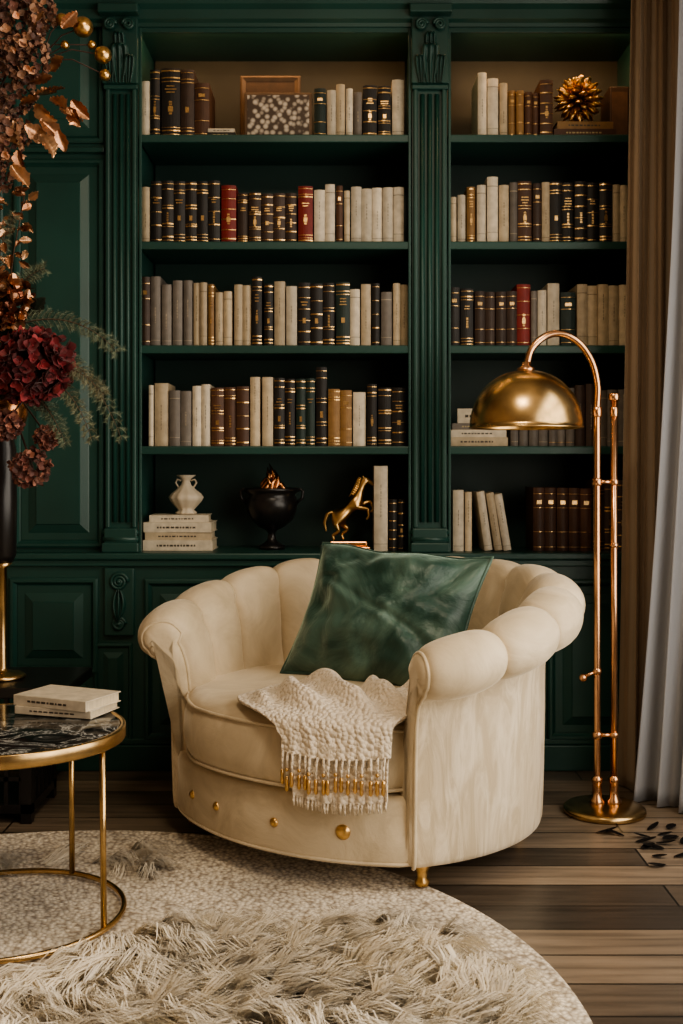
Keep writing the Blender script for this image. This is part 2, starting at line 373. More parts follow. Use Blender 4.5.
def row(spec,base):
    mb=MB(); z0=bz(base)
    for s in spec:
        a,b,top,code,style=s[:5]
        n=s[5] if len(s)>5 else 1
        for k in range(n):
            x0=sx(a+(b-a)*k/n)+.0006; x1=sx(a+(b-a)*(k+1)/n)-.0006
            z1=1-(top-468)*DB+(random.uniform(-.003,.003) if n>1 else 0)
            yy=3.80+random.uniform(-.004,.014)
            book(mb,x0,x1,z0+.0005,z1,yy,random.uniform(.15,.19),PAL[code],style)
    return mb.build('book_row',[M_cloth,M_page,M_foil])
row([(141,150,81,'W','t'),(150,160,70,'K','g'),(161,180,68,'K','g'),(180,194,69,'N','g'),(194,209,82,'B','m'),
     (314,326,88,'D','m'),(327,336,90,'W','t'),(336,345,84,'C','t'),(346,353,88,'W','t'),(354,362,92,'G','t'),(363,377,85,'K','g'),(378,391,86,'K','g'),(392,404,80,'W','t')],134)
row([(478,487,72,'W','t'),(488,499,77,'W','t'),(500,508,82,'C','t'),(509,524,90,'O','m',2),(525,540,92,'B','m',2),(540,553,80,'B','g')],134)
row([(141,149,186,'C','t'),(150,220,181,'K','g',6),(221,236,185,'R','g'),(237,297,193,'N','g',5),(298,313,186,'R','g'),(314,325,190,'W','t'),(325,335,184,'W','t'),(336,343,185,'B','m'),(344,350,190,'C','t'),(351,404,187,'W','t',5)],241)
row([(451,457,196,'C','t'),(458,466,194,'W','t'),(467,476,186,'O','g'),(477,486,185,'W','t'),(487,498,177,'W','t'),(499,509,185,'C','t'),(510,518,182,'G','t'),(518,532,181,'B','g'),(533,542,183,'N','m'),(542,550,182,'C','t'),(550,612,182,'K','g',5),(613,628,184,'C','t',2),(629,640,186,'W','t')],241)
row([(141,150,277,'N','m'),(150,160,276,'G','t'),(161,171,284,'G','t'),(172,182,280,'G','t'),(183,192,280,'G','t'),(193,207,283,'C','t',2),(208,214,284,'O','g'),(215,232,292,'C','t',2),(234,251,285,'C','t',2),(252,262,277,'K','g'),(264,273,284,'K','g'),(274,285,281,'C','t'),(286,297,286,'W','t'),(298,335,283,'K','g',3),(336,350,282,'D','g'),(350,360,289,'W','t'),(361,371,284,'C','t'),(372,380,283,'K','g'),(381,392,292,'G','t'),(393,408,284,'C','t',2)],345)
row([(449,460,287,'K','m'),(461,474,288,'K','g'),(475,517,291,'N','m',4),(517,531,284,'R','g'),(531,537,291,'G','t'),(538,547,290,'W','t'),(548,560,283,'W','t'),(561,576,292,'D','m'),(577,640,285,'C','t',6)],345)
row([(148,153,385,'W','t'),(154,168,383,'C','t'),(169,191,390,'G','t',2),(192,210,385,'W','t',2),(211,249,387,'B','g',3),(250,260,377,'C','t'),(262,273,377,'C','t'),(274,295,378,'K','g',2),(296,315,378,'D','g',2),(316,327,367,'K','g'),(328,340,389,'O','g'),(340,352,390,'O','m'),(353,366,392,'W','t'),(367,377,384,'K','g'),(378,406,387,'K','g',2)],446)
row([(511,519,394,'G','t'),(520,548,398,'G','t',3),(549,575,388,'G','m',3),(576,596,384,'N','t',2),(597,640,390,'G','t',4)],446)
row([(374,388,466,'W','t'),(389,406,500,'K','g',2)],552)
row([(453,464,490,'W','t'),(465,472,492,'C','t'),(534,592,488,'B','m',5),(593,640,480,'N','g',4)],552)
mb=MB()
for i,(a,c) in enumerate(((480,'W'),(490,'C'),(499,'W'))):
    Mx=Matrix.Translation((sx(a+9),0,bz(552)+.001+.0025))@Matrix.Rotation(math.radians(-8-i*.8),4,'Y')
    book(mb,-.014,.012,0,.20-.004*i,3.8,.16,PAL[c],'t',M=Mx)
mb.build('leaning_books',[M_cloth,M_page,M_foil])
def stack(name,cx,cy,z0,items,yaw=0):
    mb=MB(); z=z0+.0005
    for (w,d,h,c,ang) in items:
        Mx=Matrix.Translation((cx,cy,z))@Matrix.Rotation(math.radians(ang),4,'Z')
        t=.0025; col=PAL[c]
        mb.box(-w/2+.004,w/2-.004,-d/2+.005,d/2-.004,t,h-t,1,M=Mx)
        mb.box(-w/2,w/2,-d/2,d/2,0,t,0,col,Mx,ch=.0008); mb.box(-w/2,w/2,-d/2,d/2,h-t,h,0,col,Mx,ch=.0008)
        mb.box(-w/2,w/2,-d/2-.001,-d/2+.003,0,h,0,col,Mx,ch=.001)
        dk=(.06,.05,.04) if col[0]>.2 else (.5,.4,.2)
        x=-w*.3
        while x<w*.25:
            l=random.uniform(.004,.012); mb.box(x,x+l,-d/2-.0016,-d/2,h*.4,h*.58,0,dk,Mx); x+=l+.004
        z+=h
    o=mb.build(name,[M_cloth,M_page,M_foil]); return o,z
stack('book_stack',sx(177),3.90,bz(552),[(.235,.17,.036,'W',0),(.225,.16,.026,'C',1),(.23,.165,.034,'W',-1),(.20,.15,.024,'W',2)])
stack('book_stack',sx(479),3.90,bz(446),[(.20,.16,.030,'C',0),(.19,.15,.026,'W',1),(.17,.14,.022,'G',-2),(.13,.12,.05,'W',-3)])
stack('book_stack',sx(585),3.87,bz(134),[(.21,.14,.026,'B',0),(.19,.13,.026,'O',2)])
stack('book_stack',sx(221),3.87,bz(134),[(.095,.13,.016,'K',0),(.09,.12,.014,'W',0)])
mb=MB(); z=bz(134)+.001
mb.box(sx(238),sx(300),3.872,3.890,z,2.345,0,(.085,.045,.022),ch=.003)
rectloft(mb,sx(238)+.003,sx(300)-.003,z+.004,2.342,3.872,[(0,0),(0,-.004),(.006,-.008),(.014,-.003),(.018,-.001)],col=(.16,.09,.045),fill=False)
mb.box(sx(244),sx(312),3.815,3.83,z,2.268,0,(.14,.08,.04),ch=.003)
mb.box(sx(247),sx(309),3.812,3.815,z+.010,2.258,1)
mb.build('framed_blossom_picture',[M_cloth,M_blossom])
mb=MB(); oc=Vector((sx(583),3.865,bz(134)+.0535)); 
mb.lathe([(.001,0),(.03,0),(.03,.006),(.012,.012),(.012,.03),(.03,.04)],oc,24,0)
c=oc+Vector((0,0,.092))
for i in range(72):
    zz=1-2*(i+.5)/72; a=i*2.39996; r=math.sqrt(1-zz*zz); d=Vector((r*math.cos(a),r*math.sin(a),zz))
    q=d.to_track_quat('Z','Y').to_matrix().to_4x4(); k_=random.uniform(.9,1.12)
    mb.lathe([(.0002,.0),(.007*k_,.03),(.014*k_,.056),(.013*k_,.070),(.007*k_,.079),(.0002,.083*k_)],(0,0,0),8,0,M=Matrix.Translation(c)@q,sy=.5)
mb.build('gold_pinecone_ornament',[M_gold])
mb=MB(); mb.box(sx(614),sx(634),3.86,4.0,bz(134)+.001,bz(134)+.19,0,(.06,.03,.016),ch=.004); mb.box(sx(616),sx(632),3.857,3.86,bz(134)+.02,bz(134)+.17,0,(.12,.06,.03)); mb.build('keepsake_box',[M_cloth])
mb=MB(); vz=bz(552)+.1215
fl=lambda a,z:.05*math.cos(a*10) if z<.09 else 0
mb.lathe([(.001,0),(.034,0),(.036,.006),(.026,.014),(.034,.024),(.052,.045),(.058,.058),(.050,.070),(.032,.085),(.018,.10),(.014,.112),(.018,.122),(.034,.134),(.030,.135),(.013,.12),(.010,.10)],(sx(182),3.9,vz),40,0,flute=fl)
for sg in(-1,1):
    mb.tube([(sx(182)+sg*x,3.9,vz+z) for x,z in((.017,.115),(.03,.12),(.036,.108),(.028,.095),(.022,.09))],.003,8,0)
mb.build('cream_ceramic_vase',[M_ceram])
mb=MB(); ux=sx(270); uz=bz(552)+.001
mb.lathe([(r,z*1.17) for r,z in [(.001,0),(.045,0),(.046,.008),(.03,.016),(.016,.026),(.012,.045),(.018,.055),(.045,.066),(.075,.09),(.088,.125),(.086,.15),(.078,.16),(.092,.17),(.096,.178),(.088,.18),(.070,.165),(.001,.160)]],(ux,3.9,uz),48,0)
for sg in(-1,1):
    mb.tube([(ux+sg*x,3.9,uz+z*1.17) for x,z in((.085,.135),(.105,.15),(.108,.17),(.098,.178),(.09,.17))],.005,8,0)
for i in range(14):
    a=i*2.4; r=.038*math.sqrt(i/14); 
    pts=[(ux+r*math.cos(a)*(1-t*.6)+.012*math.sin(t*4+i),3.9+r*math.sin(a)*(1-t*.5),uz+.19+t*(.105-r*1.2)) for t in (0,.25,.5,.75,1)]
    mb.tube(pts,[.008,.011,.010,.006,.001],8,1)
mb.build('black_pedestal_urn',[M_black,M_copper])
# rearing horse statue
hr=empty('gold_horse_statue',(sx(349),3.87,bz(552)+.001))
mb=MB(); mb.box(-.074,.072,-.045,.045,0,.012,ch=.003); mb.box(-.064,.062,-.036,.036,.012,.03,ch=.004)
o=mb.build('plinth',[M_copper],parent=hr)
J=[(-.034,0,.105,.023),(-.004,0,.128,.018),(.024,0,.155,.022),(.040,0,.190,.013),(.050,0,.222,.009),(.066,0,.224,.009),(.086,0,.206,.0055),
   (-.024,.014,.082,.013),(-.002,.016,.066,.007),(-.026,.016,.048,.005),(-.018,.016,.031,.006),
   (-.044,-.014,.080,.013),(-.034,-.016,.060,.007),(-.056,-.016,.046,.005),(-.050,-.016,.031,.006),
   (.042,.013,.146,.009),(.074,.015,.156,.006),(.084,.015,.130,.0045),(.074,.015,.120,.005),
   (.036,-.013,.136,.009),(.066,-.015,.132,.006),(.068,-.015,.106,.0045),(.058,-.015,.098,.005),
   (-.056,0,.122,.006),(-.074,0,.114,.008),(-.084,0,.086,.007),(-.078,0,.058,.003),
   (.046,.006,.240,.003),(.048,-.006,.240,.003)]
J=[(x,y,z*1.06,r) for x,y,z,r in J]
E=[(0,1),(1,2),(2,3),(3,4),(4,5),(5,6),(0,7),(7,8),(8,9),(9,10),(0,11),(11,12),(12,13),(13,14),(2,15),(15,16),(16,17),(17,18),(2,19),(19,20),(20,21),(21,22),(0,23),(23,24),(24,25),(25,26),(4,27),(4,28)]
me=bpy.data.meshes.new('horse_body'); me.from_pydata([(j[0],j[1],j[2]) for j in J],E,[]); ho=bpy.data.objects.new('horse_body',me); S.collection.objects.link(ho); ho.parent=hr
sk=ho.modifiers.new('skin','SKIN'); 
for i,j in enumerate(J): me.skin_vertices[0].data[i].radius=(j[3],j[3]); 
me.skin_vertices[0].data[0].use_root=True
sk.use_smooth_shade=True; ss=ho.modifiers.new('sub','SUBSURF'); ss.levels=2; ss.render_levels=2
me.materials.append(M_gold)
mb=MB()
for k in range(9):
    t=k/8; x=.014+t*.026; z=.186+t*.054
    mb.tube([(x+.010,0,z),(x-.006,.003,z+.006),(x-.014,0,z-.006)],[.005,.004,.001],6)
mb.build('mane',[M_gold],parent=hr)

# ------------------------------------------------------------------ armchair
CH=Vector((.043,3.095,0)); TH=math.radians(-38)
chair=empty('tufted_barrel_armchair',CH); chair.rotation_euler[2]=TH
def cat(P,n):
    out=[]
    for i in range(len(P)-1):
        p0=P[max(i-1,0)];p1=P[i];p2=P[i+1];p3=P[min(i+2,len(P)-1)]
        for k in range(n):
            t=k/n
            out.append(tuple(.5*((2*p1[c])+(-p0[c]+p2[c])*t+(2*p0[c]-5*p1[c]+4*p2[c]-p3[c])*t*t+(-p0[c]+3*p1[c]-3*p2[c]+p3[c])*t**3) for c in range(len(p1))))
    out.append(P[-1]); return out
PR=[(.425,.075),(.412,.20),(.408,.32),(.412,.42),(.425,.49),(.452,.550),(.492,.592),(.535,.606),(.580,.598),(.614,.570),(.626,.532),(.614,.492),(.582,.470),(.550,.468),(.527,.452),(.512,.40),(.506,.30),(.503,.18),(.499,.085),(.490,.072)]
PR=cat(PR,3); nP=len(PR)
NR=[]
for i in range(nP):
    a=PR[max(i-1,0)];b=PR[min(i+1,nP-1)]; tx_,tz_=b[0]-a[0],b[1]-a[1]; l=math.hypot(tx_,tz_); NR.append((-tz_/l,tx_/l))
i_out=min(range(nP),key=lambda i:abs(PR[i][0]-.550)+abs(PR[i][1]-.468) if i>nP/2 else 9)
A0=math.radians(53); A1=2*pi-A0; NCH=13
def sm(t): t=max(0,min(1,t)); return t*t*(3-2*t)
def section(a,fwd=0,inset=0):
    t=(a-A0)/(A1-A0); cu_=(t*NCH)%1.0 if 0<t<1 else 0.0
    xx=2*cu_-1; b=math.sqrt(max(0,1-abs(xx)**2.4))
    mid=sm(math.sin(pi*t)**.8); rear=math.exp(-((math.degrees(a)-205)/70)**2)
    lift=.122*mid
    out=[]
    for i,(r,z) in enumerate(PR):
        wgt=1 if i<i_out-4 else max(0,1-(i-i_out+4)/5)
        wgt*=sm((z-.30)/.10) if i<nP/2 else 1
        if r>.46: wgt*=.55
        off=(b-1)*.052*wgt - inset
        nr=NR[i]
        rr=r+nr[0]*off; zz=z+nr[1]*off
        zz+=lift*sm((z-.2)/.30)
        rr-=.062*rear*sm((rr-.43)/.12)*sm((z-.30)/.2)
        x=rr*math.sin(a);y=-rr*math.cos(a)
        out.append((x+fwd*math.cos(a),y+fwd*math.sin(a),zz))
    return out
sec=[]
for fw,ins in((-.020,.030),(-.019,.020),(-.015,.009),(-.008,.002)): sec.append(section(A0,fw,ins))
SUB=18
frs=[.5-.5*math.cos(pi*j/SUB) for j in range(SUB)]   # finer sampling at the seams
for k in range(NCH):
    for f_ in frs: sec.append(section(A0+(A1-A0)*(k+f_)/NCH))
sec.append(section(A1))
for fw,ins in((.008,.002),(.015,.009),(.019,.020),(.020,.030)): sec.append(section(A1,fw,ins))
vs=[p for s_ in sec for p in s_]; fin=[];fout=[]
for j in range(len(sec)-1):
    for i in range(nP):
        i2=(i+1)%nP; f=(j*nP+i,j*nP+i2,(j+1)*nP+i2,(j+1)*nP+i)
        (fout if i>=i_out else fin).append(f)
ch=MB(); ch.add(vs,fin+fout,0,True)
for k in range(len(ch.f)):
    if k>=len(fin): ch.m[k]=1
for se in(sec[0],sec[-1]):
    b=bmesh.new(); V=[b.verts.new(p) for p in se]; f=b.faces.new(V); bmesh.ops.triangulate(b,faces=[f]); b.verts.index_update()
    ch.add([v.co[:] for v in b.verts],[[v.index for v in f.verts] for f in b.faces],0,False); b.free()
for se in (section(A0,-.004,-.001),section(A1,.004,-.001)): ch.tube(se[3:],.0045,8,0)
o=ch.build('wrapped_back',[M_velvet,M_velvet2],parent=chair)
FC,FR=.227,.66
def outl(th,Rc,Fr,oy=-.05):
    dx,dy=math.sin(th),-math.cos(th)
    def hit(cy,R):
        ey=oy-cy; B=ey*dy; C=ey*ey-R*R; return -B+math.sqrt(B*B-C)
    return min(hit(0,Rc),hit(FC,Fr))
def dshape(mb,prof,Rc,Fr,m=0,n=180,oy=-.05,dome=0):
    vs=[];fs=[]
    for (ins,z) in prof:
        for k in range(n):
            th=2*pi*k/n; R=max(.002,outl(th,Rc,Fr)-ins); vs.append((R*math.sin(th),oy-R*math.cos(th),z))
    for i in range(len(prof)-1):
        for k in range(n):
            k2=(k+1)%n; fs.append((i*n+k,i*n+k2,(i+1)*n+k2,(i+1)*n+k))
    fs.append(tuple(range(n))); fs.append(tuple((len(prof)-1)*n+k for k in range(n)))
    mb.add(vs,fs,m,True)
BR=.488
sb=MB(); dshape(sb,[(.05,.071),(.012,.071),(.003,.078),(0,.09),(0,.215),(.006,.228),(.03,.233),(.1,.233)],BR,FR)
sb.tube([((outl(2*pi*k/160,BR,FR)-.002)*math.sin(2*pi*k/160),-.05-(outl(2*pi*k/160,BR,FR)-.002)*math.cos(2*pi*k/160),.080) for k in range(160)],.004,8,0,closed=True)
o=sb.build('seat_base',[M_velvet],parent=chair)
cu=MB(); CR,CF=.462,.672
dshape(cu,[(.06,.234),(.020,.236),(.006,.246),(-.004,.265),(-.010,.30),(-.007,.345),(0,.37),(.008,.388),(.022,.399),(.05,.406),(.10,.412),(.2,.418),(.3,.420)],CR,CF)
for z,ins in((.384,.002),(.246,.002)):
    cu.tube([((outl(2*pi*k/180,CR,CF)-ins)*math.sin(2*pi*k/180),-.05-(outl(2*pi*k/180,CR,CF)-ins)*math.cos(2*pi*k/180),z) for k in range(180)],.0045,8,0,closed=True)
cu.build('seat_cushion',[M_velvet],parent=chair)
bt=MB()
for lx_ in(-.245,-.125,.075,.25):
    ly=FC-math.sqrt(FR*FR-lx_*lx_); nrm=Vector((lx_,ly-FC,0)).normalized()
    q=nrm.to_track_quat('Z','Y').to_matrix().to_4x4()
    r=.014 if lx_>.2 else .009
    bt.lathe([(r*1.25,-.001),(r*1.3,.002),(r,.004),(r*.8,.007),(r*.4,.008),(.0003,.0085)],(0,0,0),20,0,M=Matrix.Translation((lx_,ly,.150))@q)
bt.build('brass_buttons',[M_gold],parent=chair)
ft=MB()
for a in (57,-57,135,-135):
    a=math.radians(a); x,y=.452*math.sin(a),-.452*math.cos(a)
    z0=.016 if y<0 else .001
    ft.lathe([(.0005,z0),(.017,z0),(.018,z0+.01),(.012,z0+.018),(.014,.05),(.024,.066),(.026,.076),(.001,.076)],(x,y,0),20,0)
ft.build('brass_feet',[M_gold],parent=chair)
# ------------------------------------------------------------------ pillow
PW,PH,PT=.545,.41,.19
pm=MB()
def pil(sgn):
    def fn(u,v):
        s=u*2-1;t=v*2-1
        x=PW/2*s*(1-.085*(1-t*t)); z=PH/2*t*(1-.07*(1-s*s))
        th=PT/2*((1-abs(s)**2.4)**.6)*((1-abs(t)**2.4)**.6)
        wr=noise.noise(Vector((s*2.0,t*2.0,sgn*3)))*.026+noise.noise(Vector((s*5,t*4,7+sgn)))*.010
        wr+=-.012*math.exp(-((s*.8+t*.7+.25*math.sin(t*4))/.10)**2)*(t<.4)-.010*math.exp(-((s*.9-t*.5-.35)/.09)**2)
        wr+=.006*math.sin(s*20+t*3)*max(0,abs(t)-.5)*2+.006*math.sin(t*16+s*2)*max(0,abs(s)-.5)*2
        e=min(1,(1-max(abs(s),abs(t)))*4)
        return (x,sgn*(th+wr*e),z+.004*math.sin(s*7)*abs(t))
    return fn
pm.grid(pil(-1),70,70); pm.grid(pil(1),70,70)
ed=[]
for (a,b) in (((-1,-1),(1,-1)),((1,-1),(1,1)),((1,1),(-1,1)),((-1,1),(-1,-1))):
    for k in range(24):
        s=a[0]+(b[0]-a[0])*k/24;t=a[1]+(b[1]-a[1])*k/24
        ed.append((PW/2*s*(1-.085*(1-t*t)),0,PH/2*t*(1-.07*(1-s*s))+.004*math.sin(s*7)*abs(t)))
pm.tube(ed,.005,8,0,closed=True)
po=pm.build('green_velvet_pillow',[M_gvel])
yaw=math.radians(-30); lean=math.radians(-29)
R=Matrix.Rotation(yaw,4,'Z')@Matrix.Rotation(lean,4,'X')@Matrix.Rotation(math.radians(3),4,'Y')
bot=Vector((.068,3.07,.430))
up=(R@Vector((0,0,1,0))).to_3d()
po.matrix_world=Matrix.Translation(bot+up*(PH/2-.025))@R
# ------------------------------------------------------------------ throw blanket
th=empty('knit_throw_blanket',CH); th.rotation_euler[2]=TH
def lyf(x): return FC-math.sqrt(.685**2-x*x)
def blanket(name,xl_h,xr_h,xl_s,xr_s,hang,back,heap,seed,off):
    mb=MB()
    def fn(u,v):
        w=v*(hang+.04+back)-hang
        q=sm((w+.02)/.12)
        x=(xl_h+(xr_h-xl_h)*u)*(1-q)+(xl_s+(xr_s-xl_s)*u)*q
        fold=.008*math.sin(u*2*pi*3.0+seed)+.003*math.sin(u*2*pi*8+seed*2)
        if w<0:
            y=lyf(x)-.012-off-abs(fold)*min(1,-w*12+.3); z=.385+w-.012*math.sin(u*pi)*min(1,-w*20)
            y-=.006*min(1,-w*10)
        elif w<.04:
            a=w/.04*pi/2; y=lyf(x)-.012-off+.026*(1-math.cos(a))-abs(fold)*.3*(1-math.sin(a)); z=.385+.026*math.sin(a)+off
        else:
            d=w-.04; y=lyf(x)+.014+d-off; z=.413+off+min(.008,d*.05)
            y+=.03*math.sin(u*5+seed)*min(1,d*8)
            n=noise.noise(Vector((x*10+seed,y*8,seed)))
            rid=.5+.5*math.sin(x*38+y*62+noise.noise(Vector((x*5,y*5,seed)))*4)
            env=min(1,d*12)*sm((1-abs(u-.52)*1.9)*1.6)
            z+=heap*env*(.30+.85*rid**1.5+.30*n)
        return (x,y,z)
    mb.grid(fn,110,120)
    o=mb.build(name,[M_knit],parent=th,recalc=False)
    md=o.modifiers.new('thick','SOLIDIFY'); md.thickness=.006; md.offset=0
    return fn
f1=blanket('under_layer',.165,.372,.02,.37,.145,.22,.020,1.0,0)
f2=blanket('top_layer',.135,.378,-.085,.385,.045,.26,.046,2.3,.010)
fr=MB()
nt_=17
for k in range(nt_):
    u=(k+.5)/nt_; p=Vector(f2(u,0)); p.y-=.004
    j=random.uniform(-.003,.003); L_=.080+random.uniform(-.010,.010)
    fr.tube([p+Vector((0,0,.004)),p+Vector((j,-.003,-.02)),p+Vector((j,-.003,-L_*.55))],[.003,.0035,.003],6,1)
    fr.lathe([(.0005,0),(.0045,.004),(.0052,.012),(.0038,.018),(.005,.028),(.004,.034),(.0005,.037)],p+Vector((j,-.004,-L_)),10,0)
    if k%2: fr.sphere(p+Vector((j,-.004,-L_*.42)),.005,0,n=6)
nt_=34
for k in range(nt_):
    u=(k+.5)/nt_; p=Vector(f1(u,0))
    j=random.uniform(-.004,.004)
    fr.tube([p+Vector((0,0,.004)),p+Vector((j*.5,-.002,-.010)),p+Vector((j,0,-.024))],[.0028,.0034,.0012],6,1)
fr.build('beaded_fringe',[M_gold,M_knit],parent=th)

# ------------------------------------------------------------------ floor lamp
LXp,LYp=.763,3.28; sc=344.5
def lx(p): return (p-341.5)/sc
def lz(p): return 1-(p-468)/sc
lp=MB()
lp.lathe([(.0005,0),(.117,0),(.119,.006),(.117,.014),(.108,.020),(.06,.024),(.03,.028),(.0005,.029)],(LXp,LYp,0.001),64,0)
xa,xb=lx(597),lx(614)
arc=cat([(xa,.02),(xa,.6),(xa,1.0),(xa,1.17),(lx(597.5),lz(385)),(lx(592),lz(362)),(lx(580),lz(344)),(lx(563),lz(334)),(lx(546),lz(336)),(lx(533),lz(347)),(lx(528),lz(360)),(lx(527),lz(374))],8)
lp.tube([(x,LYp,z) for x,z in arc],.0102,14,3)
lp.tube([(xb,LYp,.02),(xb,LYp,lz(398))],.0102,14,3)
def knob(x,z,r,h,m=3): lp.lathe([(.0005,-h/2),(r*.8,-h/2),(r,-h/2+.003),(r,h/2-.003),(r*.8,h/2),(.0005,h/2)],(x,LYp,z),20,m)
knob(xb,lz(397),.017,.022); knob(xb,lz(412),.0125,.03)
knob(xa,lz(412),.0145,.03)
for z in (lz(482),lz(735)): knob(xa,z,.015,.022); knob(xb,z,.014,.018)
knob(xb,lz(545),.0135,.014)
for x in(xa,xb): lp.lathe([(.022,.028),(.022,.036),(.014,.046),(.013,.085),(.016,.09),(.016,.10),(.009,.108)],(x,LYp,0),20,3)
for z in (lz(482),lz(735)): lp.tube([(xa,LYp,z),(xb,LYp,z)],.006,10,3)
lp.tube([(xa,LYp,lz(671)),(lx(583),LYp-.01,lz(676))],.005,10,3); lp.sphere((lx(582),LYp-.011,lz(677)),.012,3)
lp.sphere((xa,LYp,lz(671)),.014,3)
scx,scz=lx(526),lz(427); Rr,Hh=.163,.165
prof=[]
for k in range(22):
    a=k/21*pi/2*.985; prof.append((Rr*math.cos(a)**.92,Hh*math.sin(a)))
pin=[(max(.001,r-.004),z-.003 if z>.004 else 0) for r,z in prof][::-1]
lp.lathe([(Rr,-.004),(Rr+.003,0)]+prof+[(.0005,Hh)],(scx,LYp,scz),64,0)
lp.lathe([(.0005,Hh-.004)]+pin+[(Rr-.003,-.004),(Rr,-.004)],(scx,LYp,scz),64,1)
lp.lathe([(.0005,Hh-.002),(.026,Hh-.004),(.026,Hh+.006),(.014,Hh+.012),(.013,Hh+.024),(.0005,Hh+.026)],(scx,LYp,scz),24,3)
lp.lathe([(.014,Hh-.01),(.014,.11),(.018,.10),(.03,.075),(.033,.055),(.026,.035),(.0005,.024)],(scx,LYp,scz),24,2)
lo=lp.build('arched_floor_lamp',[M_brass,M_gold,M_ceram,M_rose])

# ------------------------------------------------------------------ coffee table
tx,ty=-.740,2.49
tb=MB(); TZ=.430
def disc(c,R,z0,z1,m,bev=.004,n=96): tb.lathe([(.0005,z0),(R-bev,z0),(R,z0+bev),(R,z1-bev),(R-bev,z1),(.0005,z1)],(c[0],c[1],0),n,m)
disc((tx,ty),.249,TZ-.022,TZ,0)
tb.lathe([(.250,TZ-.030),(.259,TZ-.030),(.2605,TZ-.027),(.2605,TZ-.003),(.259,TZ-.0005),(.250,TZ-.0005),(.2495,TZ-.01),(.2495,TZ-.022),(.250,TZ-.030)],(tx,ty,0),128,1)
tb.tube([(tx+.256*math.cos(2*pi*k/128),ty+.256*math.sin(2*pi*k/128),.0215) for k in range(128)],.0065,10,1,closed=True)
for a in (-21,69,159,249):
    a=math.radians(a); r0=.252; tb.tube([(tx+r0*math.cos(a),ty+r0*math.sin(a),.022),(tx+r0*.985*math.cos(a),ty+r0*.985*math.sin(a),TZ-.026)],.0068,12,1)
tb.build('round_marble_coffee_table',[M_marble,M_brass])
o,z=stack('coffee_table_books',-.642,2.65,TZ+.0005,[(.20,.13,.018,'W',-18),(.205,.135,.024,'W',-24)])
# ------------------------------------------------------------------ rug
RC=(-.65,1.99); RR=1.10
rg=MB()
pr=[(.0005,.004)]
k=0; r=.01
while r<RR-.012:
    pr.append((r,.0085+(.0026 if k%2 else 0))); r+=.009; k+=1
pr+=[(RR-.008,.012),(RR-.001,.008),(RR,.001),(.0005,.001)]
rg.lathe(pr,(0,0,0),200,0)
def shag(x,y):
    r=math.hypot(x-RC[0],y-RC[1])
    n=noise.noise(Vector((x*3.1,y*3.1,4)))
    v=0
    if .80<r+n*.08<.95 and y>2.38: v=.33
    if y<2.40+n*.15 and x>-.50 and r<.95: v=max(v,.95)
    if y<2.18+n*.1 and x<=-.50: v=max(v,.6)
    if math.hypot(x-tx,y-ty)<.30: v=0
    if math.hypot(x-CH[0],y-CH[1])<.60: v=0
    return v
cl=0
while cl<600:
    a=random.uniform(0,2*pi); rr=RR*math.sqrt(random.random()); cx=RC[0]+rr*math.cos(a); cy=RC[1]+rr*math.sin(a)
    if cy<1.75: continue
    sv=shag(cx,cy)
    if random.random()>sv: continue
    cl+=1
    band=sv<.5
    flow=noise.noise(Vector((cx*2.0,cy*2.0,9)))*3.4
    da=flow+random.gauss(0,.28)+(math.atan2(cy-RC[1],cx-RC[0])-1.2 if band else -.3)
    col0=random.uniform(.88,1.05)*(.76 if band else 1)
    TL=random.uniform(.09,.16)*(.7 if band else 1)
    curl=random.gauss(0,.05)
    for lk in range(4):
        la=da+random.gauss(0,.26); lL=TL*random.uniform(.75,1.1); lh=random.uniform(.014,.050)*(.6 if band else 1); lc=curl+random.gauss(0,.02)
        ox0=(cx-RC[0])+random.gauss(0,.016); oy0=(cy-RC[1])+random.gauss(0,.016); cj=random.uniform(.88,1.08)
        for q in range(17):
            ang=la+random.gauss(0,.06); L_=lL*random.uniform(.72,1.08); h=lh*random.uniform(.75,1.15)
            sp=random.gauss(0,.0065); dx,dy=math.cos(ang),math.sin(ang); w=random.uniform(.0010,.0018)
            fan=random.gauss(0,.009); tipc=random.gauss(0,.008)
            vs=[]
            for t,hh,ww in((0,0,.8),(.25,.8,1),(.55,1,.9),(.8,.75,.6),(1,.3,.1)):
                lat=sp*(1-t*.4)+fan*math.sin(t*pi)+lc*t*t+tipc*t**3
                px_,py_=-dy*w*ww,dx*w*ww
                ox=ox0+dx*L_*t-dy*lat; oy=oy0+dy*L_*t+dx*lat; oz=.010+h*hh
                vs+=[(ox+px_,oy+py_,oz),(ox-px_,oy-py_,oz+.0006)]
            c=col0*cj*random.uniform(.82,1.08); colr=(min(.98,.96*c),min(.92,.87*c),.71*c)
            rg.add(vs,[(0,1,3,2),(2,3,5,4),(4,5,7,6),(6,7,9,8)],1,True,colr)
rg.build('round_shag_rug',[M_rug,M_fur],loc=(RC[0],RC[1],0),recalc=False)

